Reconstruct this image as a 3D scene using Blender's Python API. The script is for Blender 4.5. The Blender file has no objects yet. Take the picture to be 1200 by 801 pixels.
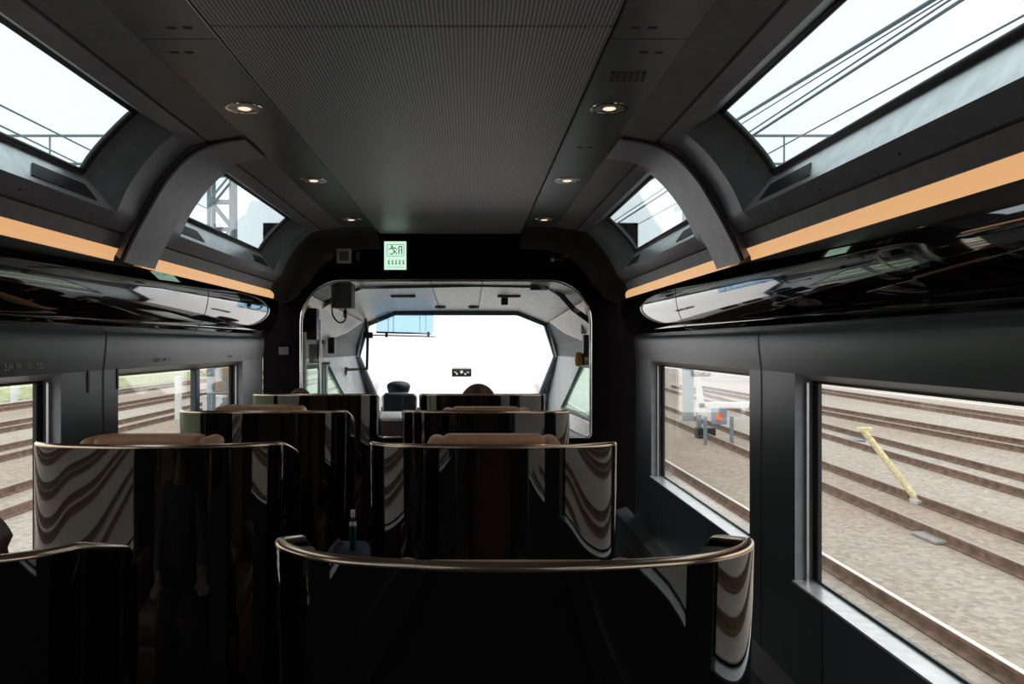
import bpy, bmesh, math, random
from mathutils import Vector, Matrix
from mathutils.geometry import tessellate_polygon
random.seed(11)
S = bpy.context.scene
COL = S.collection
R = math.radians
CX = 0.16            # the camera stands this far off the car's centre line
CZ = 1.5

# ---------------------------------------------------------------- materials
def _nodes(name):
    m = bpy.data.materials.new(name); m.use_nodes = True
    n = m.node_tree.nodes; l = m.node_tree.links
    return m, n, l, n['Principled BSDF']

def mat(name, col, rough=.5, metal=0., spec=.5, coat=0., noise=.12, nscale=18., bump=0., bscale=300., stretch=(1,1,1)):
    m, n, l, p = _nodes(name)
    tc = n.new('ShaderNodeTexCoord'); mp = n.new('ShaderNodeMapping'); mp.inputs['Scale'].default_value = stretch
    l.new(tc.outputs['Object'], mp.inputs['Vector'])
    nz = n.new('ShaderNodeTexNoise'); nz.inputs['Scale'].default_value = nscale; nz.inputs['Detail'].default_value = 4
    l.new(mp.outputs['Vector'], nz.inputs['Vector'])
    r = n.new('ShaderNodeValToRGB')
    r.color_ramp.elements[0].position = .3; r.color_ramp.elements[1].position = .7
    r.color_ramp.elements[0].color = tuple(c*(1-noise) for c in col)+(1,)
    r.color_ramp.elements[1].color = tuple(min(1, c*(1+noise)) for c in col)+(1,)
    l.new(nz.outputs['Fac'], r.inputs['Fac']); l.new(r.outputs['Color'], p.inputs['Base Color'])
    p.inputs['Roughness'].default_value = rough; p.inputs['Metallic'].default_value = metal
    p.inputs['Specular IOR Level'].default_value = spec
    p.inputs['Coat Weight'].default_value = coat; p.inputs['Coat Roughness'].default_value = .03
    if bump:
        b = n.new('ShaderNodeBump'); b.inputs['Strength'].default_value = bump; b.inputs['Distance'].default_value = .002
        n2 = n.new('ShaderNodeTexNoise'); n2.inputs['Scale'].default_value = bscale
        l.new(mp.outputs['Vector'], n2.inputs['Vector']); l.new(n2.outputs['Fac'], b.inputs['Height'])
        l.new(b.outputs['Normal'], p.inputs['Normal'])
    return m

def emit(name, col, strength, rough=.4):
    m, n, l, p = _nodes(name)
    p.inputs['Base Color'].default_value = tuple(min(1, c*.6) for c in col)+(1,)
    p.inputs['Emission Color'].default_value = tuple(col)+(1,)
    p.inputs['Emission Strength'].default_value = strength
    p.inputs['Roughness'].default_value = rough
    return m

def glass(name, tint, haze=0., ior=1.45, refl=1.):
    m = bpy.data.materials.new(name); m.use_nodes = True
    n = m.node_tree.nodes; l = m.node_tree.links; n.clear()
    out = n.new('ShaderNodeOutputMaterial'); tr = n.new('ShaderNodeBsdfTransparent'); gl = n.new('ShaderNodeBsdfGlossy')
    tr.inputs['Color'].default_value = tuple(tint)+(1,); gl.inputs['Roughness'].default_value = .0
    gl.inputs['Color'].default_value = (refl, refl, refl, 1)
    fr = n.new('ShaderNodeFresnel'); ge = n.new('ShaderNodeNewGeometry')   # both faces of a pane reflect alike
    ir = n.new('ShaderNodeMapRange'); ir.inputs['To Min'].default_value = ior; ir.inputs['To Max'].default_value = 1/ior
    l.new(ge.outputs['Backfacing'], ir.inputs['Value']); l.new(ir.outputs[0], fr.inputs['IOR'])
    mx = n.new('ShaderNodeMixShader')
    base = tr.outputs[0]
    if haze:
        tl = n.new('ShaderNodeBsdfTranslucent'); tl.inputs['Color'].default_value = (1, 1, 1, 1)
        m2 = n.new('ShaderNodeMixShader'); m2.inputs[0].default_value = haze
        l.new(tr.outputs[0], m2.inputs[1]); l.new(tl.outputs[0], m2.inputs[2]); base = m2.outputs[0]
    l.new(fr.outputs[0], mx.inputs[0]); l.new(base, mx.inputs[1]); l.new(gl.outputs[0], mx.inputs[2])
    l.new(mx.outputs[0], out.inputs['Surface'])
    return m

def perforated(name):
    m, n, l, p = _nodes(name)
    tc = n.new('ShaderNodeTexCoord'); sp = n.new('ShaderNodeSeparateXYZ'); l.new(tc.outputs['Object'], sp.inputs[0])
    def wave(sock, k):
        a = n.new('ShaderNodeMath'); a.operation = 'MULTIPLY'; a.inputs[1].default_value = 2*math.pi/k; l.new(sock, a.inputs[0])
        s = n.new('ShaderNodeMath'); s.operation = 'SINE'; l.new(a.outputs[0], s.inputs[0]); return s.outputs[0]
    wx = wave(sp.outputs['X'], .0115); wy = wave(sp.outputs['Y'], .0115)
    # rows of holes: x stripes, weakly broken along y
    my = n.new('ShaderNodeMath'); my.operation = 'MULTIPLY'; my.inputs[1].default_value = .35; l.new(wy, my.inputs[0])
    ad = n.new('ShaderNodeMath'); ad.operation = 'ADD'; l.new(wx, ad.inputs[0]); l.new(my.outputs[0], ad.inputs[1])
    r = n.new('ShaderNodeMapRange'); r.inputs['From Min'].default_value = -.5; r.inputs['From Max'].default_value = .7
    l.new(ad.outputs[0], r.inputs['Value'])
    c = n.new('ShaderNodeValToRGB'); c.color_ramp.elements[0].color = (.108, .122, .13, 1); c.color_ramp.elements[1].color = (.40, .435, .455, 1)
    l.new(r.outputs[0], c.inputs[0]); l.new(c.outputs[0], p.inputs['Base Color'])
    p.inputs['Roughness'].default_value = .42; p.inputs['Specular IOR Level'].default_value = .45
    return m

def ballast(name):
    m, n, l, p = _nodes(name)
    tc = n.new('ShaderNodeTexCoord')
    big = n.new('ShaderNodeTexNoise'); big.inputs['Scale'].default_value = .22; big.inputs['Detail'].default_value = 5
    mp = n.new('ShaderNodeMapping'); mp.inputs['Scale'].default_value = (1, .25, 1); mp.inputs['Rotation'].default_value = (0, 0, R(4))
    l.new(tc.outputs['Object'], mp.inputs[0]); l.new(mp.outputs[0], big.inputs['Vector'])
    vor = n.new('ShaderNodeTexVoronoi'); vor.inputs['Scale'].default_value = 14; l.new(tc.outputs['Object'], vor.inputs['Vector'])
    r1 = n.new('ShaderNodeValToRGB'); e = r1.color_ramp.elements
    e[0].position = .3; e[0].color = (.38, .295, .22, 1); e[1].position = .68; e[1].color = (.52, .475, .42, 1)
    l.new(big.outputs['Fac'], r1.inputs[0])
    r2 = n.new('ShaderNodeValToRGB'); e = r2.color_ramp.elements
    e[0].color = (.62, .6, .58, 1); e[1].color = (1.25, 1.22, 1.2, 1)
    l.new(vor.outputs['Color'], r2.inputs[0])
    mx = n.new('ShaderNodeMix'); mx.data_type = 'RGBA'; mx.blend_type = 'MULTIPLY'; mx.inputs['Factor'].default_value = .8
    l.new(r1.outputs[0], mx.inputs['A']); l.new(r2.outputs[0], mx.inputs['B']); l.new(mx.outputs['Result'], p.inputs['Base Color'])
    b = n.new('ShaderNodeBump'); b.inputs['Strength'].default_value = .5; b.inputs['Distance'].default_value = .03
    l.new(vor.outputs['Distance'], b.inputs['Height']); l.new(b.outputs['Normal'], p.inputs['Normal'])
    p.inputs['Roughness'].default_value = .95
    return m

M = dict(
    panel=perforated('perforated_ceiling'),
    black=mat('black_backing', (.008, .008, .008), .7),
    strip=mat('satin_black_strip', (.088, .104, .11), .3, spec=.6),
    slope=mat('charcoal_laminate', (.15, .15, .153), .45),
    frame=mat('blue_grey_satin_frame', (.2, .215, .255), .3, spec=.55),
    reveal=mat('slate_reveal', (.14, .165, .175), .5),
    sill=mat('pale_grey_sill_laminate', (.85, .92, .92), .3, metal=.75),
    rib=mat('rib_satin', (.25, .265, .32), .32, spec=.55),
    cornice=mat('piano_black_cornice', (.006, .006, .006), .02, spec=1., coat=1., noise=.02),
    wall=mat('charcoal_wall_panel', (.08, .096, .108), .31, spec=.85, noise=.03),
    wallf=mat('soft_black_bulkhead', (.006, .005, .0048), .8, spec=.02),
    fillet=mat('dark_fillet', (.03, .028, .027), .45, spec=.35),
    winrev=mat('lilac_grey_reveal', (.33, .34, .37), .4),
    alu=mat('brushed_aluminium', (.62, .63, .65), .3, metal=.9, stretch=(1, 30, 30)),
    sillw=mat('silver_window_sill', (.86, .87, .88), .3, metal=.5),
    rubber=mat('black_rubber', (.01, .01, .011), .5),
    shell=mat('piano_black_shell', (.0035, .0035, .0035), .015, spec=.5, coat=.3, noise=.02),
    trim=mat('bronze_metal_edging', (.6, .47, .36), .22, metal=1.),
    trimc=mat('chrome', (.75, .75, .75), .12, metal=1.),
    leather=mat('tan_leather', (.46, .23, .125), .42, bump=.4, bscale=220),
    lining=mat('grey_felt_lining', (.17, .155, .14), .8, bump=.4, bscale=500),
    floor=mat('dark_carpet', (.03, .028, .027), .95, bump=.6, bscale=400, noise=.3, nscale=60),
    led=emit('warm_strip_lamp', (1., .55, .25), .56),
    sign=emit('sign_face', (.66, .98, .77), .74),
    signink=mat('sign_green_ink', (.35, .6, .48), .6),
    spot=emit('lamp_bulb', (1., .75, .55), .9),
    reflector=mat('lamp_reflector', (.75, .6, .5), .3, metal=1., noise=.8, nscale=45),
    white=mat('white_paint', (.75, .75, .74), .5),
    liner=mat('offwhite_cab_liner', (.84, .81, .78), .36, spec=.7),
    cabgrey=mat('cab_slate_grey', (.04, .052, .056), .5),
    cablow=mat('cab_light_grey', (.42, .47, .49), .45),
    cabframe=mat('cab_blue_frame', (.06, .085, .11), .4),
    desk=mat('dark_brown_desk', (.05, .028, .024), .4),
    gbox=mat('grey_plastic', (.055, .055, .054), .5),
    lettering=mat('pale_lettering', (.4, .4, .4), .5),
    orange=mat('amber_plastic', (.75, .33, .03), .35),
    blackp=mat('black_plastic', (.012, .012, .013), .4),
    skin=mat('skin', (.55, .34, .25), .5),
    hair=mat('brown_hair', (.06, .028, .014), .45, noise=.5, nscale=60, bump=.8, bscale=120, stretch=(1, 1, .15)),
    hairk=mat('black_hair', (.012, .01, .01), .4, noise=.4, nscale=60, bump=.8, bscale=120, stretch=(1, 1, .15)),
    eye=mat('eye_white', (.75, .73, .7), .2),
    jacket=mat('grey_knit', (.09, .09, .1), .85, bump=.5, bscale=250),
    navy=mat('navy_cloth', (.012, .018, .04), .75, bump=.5, bscale=300),
    trouser=mat('dark_trousers', (.03, .03, .035), .85, bump=.4, bscale=300),
    teal=mat('teal_bottle', (.01, .10, .09), .15),
    rail=mat('rusty_rail', (.2, .125, .088), .7, noise=.4, nscale=6),
    railbright=mat('polished_rail_top', (.78, .74, .68), .35),
    railtop=mat('worn_rail_top', (.33, .25, .21), .4, metal=.3),
    steel=mat('galvanised_steel', (.20, .25, .28), .6),
    yellow=mat('faded_yellow_paint', (.8, .68, .42), .7, noise=.25),
    grass=mat('grass', (.36, .38, .20), .95, noise=.6, nscale=3),
    concrete=mat('pale_concrete', (.62, .6, .57), .85),
    ballast=ballast('ballast'),
    wire=mat('wire_metal', (.16, .21, .24), .6),
    stone=mat('grey_stone', (.36, .35, .33), .9),
    bark=mat('tan_cladding', (.32, .22, .13), .8, noise=.35, nscale=3),
    signor=mat('orange_sign', (.8, .22, .06), .6),
    signbl=mat('blue_sign', (.22, .33, .5), .6),
    gside=glass('side_window_glass', (.97, .985, .98)),
    gsky=glass('skylight_glass', (.80, .85, .865)),
    gcab=glass('windscreen_glass', (.97, .98, .98), haze=.78),  # milky haze put into the glass as glare, whitening the ground ahead
    gcabs=glass('green_cab_glass', (.74, .93, .86)),
    gpart=glass('partition_glass', (.985, .985, .985)),
    gvisor=glass('blue_visor_plastic', (.66, .82, .97)),
)

M['cornice'].node_tree.nodes['Principled BSDF'].inputs['Coat IOR'].default_value = 2.0
M['shell'].node_tree.nodes['Principled BSDF'].inputs['Coat IOR'].default_value = 1.5
# ---------------------------------------------------------------- mesh helpers
class MB:
    def __init__(s): s.v = []; s.f = []
    def poly(s, pts):
        b = len(s.v); s.v += [tuple(p) for p in pts]; s.f.append(tuple(range(b, b+len(pts)))); return s
    def raw(s, v, f):
        b = len(s.v); s.v += [tuple(p) for p in v]; s.f += [tuple(i+b for i in q) for q in f]; return s
    def box(s, x0, x1, y0, y1, z0, z1):
        v = [(x, y, z) for x in (x0, x1) for y in (y0, y1) for z in (z0, z1)]
        return s.raw(v, [(0, 1, 3, 2), (4, 6, 7, 5), (0, 4, 5, 1), (2, 3, 7, 6), (0, 2, 6, 4), (1, 5, 7, 3)])
    def rbox(s, x0, x1, y0, y1, z0, z1, r=.02, seg=3, rot=None):
        bm = bmesh.new(); bmesh.ops.create_cube(bm, size=1)
        c = Vector(((x0+x1)/2, (y0+y1)/2, (z0+z1)/2)); d = Vector((x1-x0, y1-y0, z1-z0))
        for q in bm.verts: q.co = Vector((q.co.x*d.x, q.co.y*d.y, q.co.z*d.z))
        bmesh.ops.bevel(bm, geom=list(bm.edges), offset=r, segments=seg, profile=.5, affect='EDGES')
        bm.verts.ensure_lookup_table()
        vs = [((rot @ q.co) if rot else q.co)+c for q in bm.verts]
        for i, q in enumerate(bm.verts): q.index = i
        s.raw(vs, [[q.index for q in f.verts] for f in bm.faces]); bm.free(); return s
    def prism(s, pts, d):          # polygon (3-D points) extruded by vector d
        n = len(pts); d = Vector(d); v = [Vector(p) for p in pts]; v += [p+d for p in v]
        return s.raw(v, [tuple(range(n)), tuple(range(2*n-1, n-1, -1))]+[(i, (i+1) % n, (i+1) % n+n, i+n) for i in range(n)])
    def tube(s, path, r, n=10, closed=False):
        P = [Vector(p) for p in path]; m = len(P); base = len(s.v); up = None
        for i, p in enumerate(P):
            if closed: t = (P[(i+1) % m]-P[i-1])
            else: t = (P[min(i+1, m-1)]-P[max(i-1, 0)])
            t.normalize()
            if up is None:
                up = Vector((0, 0, 1)) if abs(t.z) < .9 else Vector((1, 0, 0))
            a = t.cross(up)
            if a.length < 1e-4: a = t.cross(Vector((1, .3, .2)))
            a.normalize(); b = a.cross(t).normalized(); up = b
            rr = r[i] if isinstance(r, (list, tuple)) else r
            for k in range(n):
                w = 2*math.pi*k/n; s.v.append(tuple(p+a*rr*math.cos(w)+b*rr*math.sin(w)))
        for i in range(m if closed else m-1):
            j = (i+1) % m
            for k in range(n):
                s.f.append((base+i*n+k, base+i*n+(k+1) % n, base+j*n+(k+1) % n, base+j*n+k))
        if not closed:
            s.f.append(tuple(base+k for k in range(n))[::-1]); s.f.append(tuple(base+(m-1)*n+k for k in range(n)))
        return s
    def lathe(s, prof, c=(0, 0, 0), n=24, axis='Z', caps=True):
        b = len(s.v); m = len(prof)
        for r, h in prof:
            for k in range(n):
                w = 2*math.pi*k/n; x, y = r*math.cos(w), r*math.sin(w)
                p = (x, y, h) if axis == 'Z' else ((x, h, y) if axis == 'Y' else (h, x, y))
                s.v.append((p[0]+c[0], p[1]+c[1], p[2]+c[2]))
        for i in range(m-1):
            for k in range(n):
                s.f.append((b+i*n+k, b+i*n+(k+1) % n, b+(i+1)*n+(k+1) % n, b+(i+1)*n+k))
        if caps: s.f.append(tuple(b+k for k in range(n))[::-1]); s.f.append(tuple(b+(m-1)*n+k for k in range(n)))
        return s
    def grid(s, rows):
        b = len(s.v); w = len(rows[0])
        for r in rows: s.v += [tuple(p) for p in r]
        for i in range(len(rows)-1):
            for k in range(w-1):
                s.f.append((b+i*w+k, b+i*w+k+1, b+(i+1)*w+k+1, b+(i+1)*w+k))
        return s
    def plate(s, outer, holes, d):  # planar plate with holes, thickness vector d
        loops = [[Vector(p) for p in outer]]+[[Vector(p) for p in h] for h in holes]
        flat = [p for lp in loops for p in lp]; d = Vector(d); n = len(flat)
        tri = tessellate_polygon(loops); f = [tuple(t) for t in tri]+[tuple(i+n for i in t[::-1]) for t in tri]
        o = 0
        for lp in loops:
            k = len(lp)
            for i in range(k): f.append((o+i, o+(i+1) % k, o+(i+1) % k+n, o+i+n))
            o += k
        return s.raw(flat+[p+d for p in flat], f)
    def build(s, name, m, parent=None, smooth=None, kind=None, label=None, loc=None):
        me = bpy.data.meshes.new(name); me.from_pydata(s.v, [], s.f); me.validate()
        bm = bmesh.new(); bm.from_mesh(me); bmesh.ops.recalc_face_normals(bm, faces=bm.faces); bm.to_mesh(me); bm.free()
        me.materials.append(M[m] if isinstance(m, str) else m)
        if smooth:
            me.shade_smooth(); me.set_sharp_from_angle(angle=R(smooth))
        o = bpy.data.objects.new(name, me); COL.objects.link(o)
        if parent: o.parent = parent
        if loc: o.location = loc
        if kind: o['kind'] = kind
        if label: o['label'] = label
        return o

def empty(name, loc=(0, 0, 0), rz=0, label=None, cat=None, group=None, kind=None):
    o = bpy.data.objects.new(name, None); COL.objects.link(o); o.location = loc; o.rotation_euler = (0, 0, rz); o.empty_display_size = .1
    return tag(o, label, cat, group, kind)
def tag(o, label=None, cat=None, group=None, kind=None):
    if label: o['label'] = label
    if cat: o['category'] = cat
    if group: o['group'] = group
    if kind: o['kind'] = kind
    return o
def copy_tree(o, parent=None):
    c = o.copy(); COL.objects.link(c); c.parent = parent
    for ch in list(o.children): copy_tree(ch, c)
    return c
def pin(o, v=(0, 0, 0)):
    """move a single-mesh thing's origin to v (mesh stays where it is)"""
    v = Vector(v); o.data.transform(Matrix.Translation(-v)); o.location = v; return o
def px(x, y, d):   # a point of the place seen at a photo pixel from the standing height, d metres ahead
    return Vector((CX+(x-552)*d/933, d, CZ-(y-404)*d/933))
def pg(x, y, z):   # same, on the level plane of height z
    d = (CZ-z)*933/(y-404); return Vector((CX+(x-552)*d/933, d, z))
def catmull(pts, n):
    P = [Vector(p) for p in pts]; out = []; m = len(P)
    Q = [2*P[0]-P[1]]+P+[2*P[-1]-P[-2]]
    for i in range(m-1):
        for k in range(n):
            t = k/n; a, b, c, d = Q[i:i+4]
            out.append(.5*((2*b)+(c-a)*t+(2*a-5*b+4*c-d)*t*t+(3*b-a-3*c+d)*t**3))
    out.append(P[-1]); return out

def text_mesh(txt, size, mtl, name, parent=None, loc=(0, 0, 0), rot=(0, 0, 0), depth=.0006):
    cu = bpy.data.curves.new('text_curve', 'FONT'); cu.body = txt; cu.size = size; cu.extrude = depth; cu.align_x = 'CENTER'; cu.align_y = 'CENTER'
    t = bpy.data.objects.new('text_tmp', cu); COL.objects.link(t)
    dg = bpy.context.evaluated_depsgraph_get(); me = bpy.data.meshes.new_from_object(t.evaluated_get(dg))
    bpy.data.objects.remove(t); bpy.data.curves.remove(cu)
    me.materials.clear(); me.materials.append(M[mtl])
    o = bpy.data.objects.new(name, me); COL.objects.link(o); o.location = loc; o.rotation_euler = rot
    if parent: o.parent = parent
    return o

# ---------------------------------------------------------------- the car's section
Y0, Y1 = -4.2, 6.2
P0, P1, P2, P3, P4, P5, P6 = (.55, 2.36), (.775, 2.36), (.925, 2.335), (1.0, 2.32), (1.22, 2.015), (1.28, 1.957), (1.30, 1.90)
ARC = [tuple(p) for p in catmull([(1.0, 2.32, 0), (1.065, 2.262, 0), (1.125, 2.19, 0), (1.18, 2.105, 0), (1.22, 2.015, 0)], 4)]
ARC = [(p[0], p[1]) for p in ARC]
GLS = [(1.10, 2.38), (1.165, 2.318), (1.22, 2.26), (1.265, 2.205), (1.30, 2.15)]
GLS = [(p[0], p[1]) for p in catmull([(a, b, 0) for a, b in GLS], 4)]
CORN = []
for th in range(-8, 40, 2):
    t = R(th); rr = .355
    if th > 28: rr -= .005*(1 if (th//2) % 2 else 0)
    CORN.append((1.64-rr*math.cos(t), 1.79-.355*math.sin(t)))
CORN.append((1.41, 1.545))
WTOP, WOP1, WOP0 = 1.562, 1.395, .624
WALL_UP = [(1.39, 1.60), (1.368, 1.568), (1.362, WTOP), (1.352, 1.554), (1.347, 1.535), (1.348, 1.50), (1.353, 1.45), (1.36, WOP1)]
WALL_LO = [(1.36, WOP0), (1.36, .24)]
def sweep(mb, prof, ya, yb, s): return mb.grid([[(s*u, ya, z) for u, z in prof], [(s*u, yb, z) for u, z in prof]])

# ceiling: black backing carrying perforated panels
ceil = MB().box(-.8, .8, Y0, Y1, 2.382, 2.41).build('ceiling', 'black', kind='structure')
ys = [Y0, -2.65, -.25, 2.15, 6.17]
for a, b in zip(ys[:-1], ys[1:]):
    MB().rbox(-.545, .545, a+.004, b-.004, 2.36, 2.384, .003, 1).build('ceiling_panel', 'panel', ceil)
for s in (-1, 1): MB().box(min(s*.5475, s*.5505), max(s*.5475, s*.5505), Y0, 6.17, 2.3585, 2.38).build('edge_bead', 'alu' if s < 0 else 'rubber', ceil)

n = 0
def nm(k):
    global n; n += 1; return '%s_%d' % (k, n)

side_word = {-1: 'left', 1: 'right'}
for s in (-1, 1):
    # downlight strip and sloping panel
    t = MB()
    for a, b in ((Y0, -.12), (-.115, 2.235), (2.24, 5.8)): sweep(t, [(.553, 2.372), (.553, 2.36), (.77, 2.359), P1, (.78, 2.372)], a, b, s)
    t = t.build(nm('trim'), 'strip', kind='structure')
    for a, b in ((2.16, -.03), (2.34, .03)):
        for dx in (-.022, .022):
            MB().rbox(s*.66+s*b+dx-.013, s*.66+s*b+dx+.013, a-.008, a+.008, 2.3575, 2.362, .002, 1).build('slot', 'rubber', t)
    for dx in (-.022, .022):
        if s > 0: MB().rbox(.655+dx-.012, .655+dx+.012, 3.46, 3.474, 2.3575, 2.362, .002, 1).build('slot', 'rubber', t)
    t = MB(); sweep(t, [P1, P2], Y0, 5.8, s); t.build(nm('trim'), 'slope', kind='structure')
    t = MB(); sweep(t, [(P5[0], P5[1]), P6, (1.345, 1.895)], Y0, 5.8, s); t.build(nm('trim'), 'slope', kind='structure')
    # cornice, glossy black
    t = MB()
    sweep(t, [(1.348, 1.90), (1.345, 1.838)]+CORN, Y0, 5.98, s)
    t = t.build(nm('trim'), 'cornice', kind='structure', smooth=35)
    t = MB()
    for yj in (.3015, 4.3815):
        q = [(s*(u-.0012), z) for u, z in CORN[:-1]]
        t.grid([[(u, yj-.004, z) for u, z in q], [(u, yj+.004, z) for u, z in q]])
    t.build(nm('trim'), 'black', kind='structure')
    # grooves beside the frames
    t = MB()
    for u, z in (P2, P5):
        t.box(s*u-.005, s*u+.005, Y0, 5.8, z-.002, z+.02)
    t.build(nm('trim'), 'rubber', kind='structure')

    # skylights in their frames
    for (fa, oa, ob, fb, slot, rear) in ((-2.35, -2.0, -.6, -.40, None, 1), (.26, .85, 3.1, 3.32, (2.58, 2.93), 1), (3.6, 3.78, 5.58, 5.8, (3.88, 4.13), 0)):
        w = empty(nm('window'), (s*1.12, (oa+ob)/2, 2.2), kind='structure')
        iv = Matrix.Translation(-Vector(w.location))
        def fin(mb, name, m, sm=None):
            o = mb.build(name, m, w, smooth=sm); o.data.transform(iv); return o
        f = MB(); sweep(f, [P2]+[P3], oa, ob, s); sweep(f, [P4, P5], oa, ob, s)
        full = [P2]+ARC+[P5]
        sweep(f, full, fa, oa, s); sweep(f, full, ob, fb, s)
        fr = fin(f, 'window_frame', 'frame', 40)
        ga, gb = oa+.1, ob-.13
        rv = MB(); rv.poly([(s*P3[0], oa, P3[1]), (s*P3[0], ob, P3[1]), (s*GLS[0][0], gb, GLS[0][1]), (s*GLS[0][0], ga, GLS[0][1])])
        for yo, yg in ((oa, ga), (ob, gb)):
            rv.grid([[(s*u, yo, z) for u, z in ARC], [(s*u, yg, z) for u, z in GLS]])
        fin(rv, 'reveal', 'reveal', 40)
        A = Vector((s*P4[0], 0, P4[1])); B = Vector((s*GLS[-1][0], 0, GLS[-1][1]))
        sl = MB().poly([A+Vector((0, oa, 0)), A+Vector((0, ob, 0)), B+Vector((0, gb, 0)), B+Vector((0, ga, 0))])
        so = fin(sl, 'sill', 'sill')
        if slot:
            nrm = Vector((-s*(B.z-A.z), 0, abs(B.x-A.x))).normalized()*.004
            q = [A.lerp(B, .16)+Vector((0, slot[0]-.06, 0)), A.lerp(B, .16)+Vector((0, slot[1]+.03, 0)), A.lerp(B, .55)+Vector((0, slot[1], 0)), A.lerp(B, .55)+Vector((0, slot[0], 0))]
            o = MB().prism([p+nrm for p in q], -2*nrm).build('vent_slot', 'rubber', w); o.data.transform(iv)
            if not rear:
                q = [p+Vector((0, 5.28-slot[0]-.1, 0)) for p in q]
                o = MB().prism([p+nrm for p in q], -2*nrm).build('vent_slot', 'rubber', w); o.data.transform(iv)
        g = MB(); nn = Vector((s*.75, 0, .66))*.006
        g.grid([[(s*u, ga, z) for u, z in GLS], [(s*u, gb, z) for u, z in GLS]])
        g.grid([[(s*u+nn.x, ga, z+nn.z) for u, z in GLS], [(s*u+nn.x, gb, z+nn.z) for u, z in GLS]])
        fin(g, 'glass', 'gsky', 60)
        gk = MB(); inn = [(u-.012*.75, z-.012*.66) for u, z in GLS]
        loop = [(s*u, ga+.008, z) for u, z in inn]+[(s*u, gb-.008, z) for u, z in inn[::-1]]
        gk.tube(loop, .015, 8, closed=True)
        fin(gk, 'gasket', 'rubber', 60)
        if oa > 0:
            for k in range(5):
                y = oa+.25+k*(ob-oa-.4)/4
                p = Vector((s*1.25, y, 1.986)); d = Vector((-s*.69, 0, -.72))
                MB().raw([(p+d*.001+Vector((.006*math.cos(a)*.72, .006*math.sin(a), -s*.006*math.cos(a)*.69)))-Vector(w.location) for a in [i*math.pi/4 for i in range(8)]]+[p-d*.004-Vector(w.location)], [tuple(range(8))]+[(i, (i+1) % 8, 8) for i in range(8)]).build('screw', 'rubber', fr)

    # arched ribs between the skylights, with a shadow gap on the near side
    rp = catmull([(.775, 2.348, 0), (.90, 2.325, 0), (1.0, 2.278, 0), (1.09, 2.185, 0), (1.165, 2.065, 0), (1.225, 1.955, 0), (1.262, 1.88, 0), (1.277, 1.843, 0)], 5)
    for ya, yb in ((-.42, .28), (3.3, 3.62)):
        r = MB(); o = [(p.x, p.y) for p in rp]
        out = [(u+.09, z+.07) for u, z in o]
        r.grid([[(s*u, ya, z) for u, z in q] for q in (o,)]+[[(s*u, yb, z) for u, z in o], [(s*u, yb, z) for u, z in out]])
        r.grid([[(s*u, ya, z) for u, z in out], [(s*u, ya, z) for u, z in o]])
        r.poly([(s*o[-1][0], ya, o[-1][1]), (s*o[-1][0], yb, o[-1][1]), (s*out[-1][0], yb, out[-1][1]), (s*out[-1][0], ya, out[-1][1])])
        r.build(nm('trim'), 'rib', kind='structure', smooth=40)
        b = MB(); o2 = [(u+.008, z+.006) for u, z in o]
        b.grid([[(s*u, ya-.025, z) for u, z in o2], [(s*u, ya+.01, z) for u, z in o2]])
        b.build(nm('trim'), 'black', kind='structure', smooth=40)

    # end fillet towards the bulkhead
    F = [P0, (.66, 2.362), P1, P2]+ARC+[P5, P6, (1.34, 1.86), (1.40, 1.83)]
    rows = []
    for k in range(9):
        a = k/8*math.pi/2; y = 5.8+.4*math.sin(a); d = .13*(1-math.cos(a))
        rows.append([(s*(u-d*min(1, max(0, (u-.5)/.5))*.9), y, z-d*(.9 if z > 2.3 else .9*max(.0, (z-1.83)/.47)*1.0)) for u, z in F])
    MB().grid(rows).build(nm('trim'), 'fillet', kind='structure', smooth=50)

# light strips in the cove
for s in (-1, 1):
    for ya, yb, w in ((.28, 3.3, 'longer'), (3.62, 5.97, 'shorter')):
        m = MB(); q = [(1.302, 1.899), (1.338, 1.89), (1.338, 1.838), (1.325, 1.838), (1.318, 1.868)]
        m.prism([(s*u, ya, z) for u, z in q], (0, yb-ya, 0))
        o = m.build('light_strip', 'led'); pin(o, (s*1.32, (ya+yb)/2, 1.87))
        where = 'above the seats close to the windows' if s < 0 else 'above the open aisle'
        tag(o, 'amber cove light strip, %s, %s' % ('nearer, longer' if w == 'longer' else 'shorter, by the bulkhead', where), 'light strip', 'cove light strips')

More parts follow.
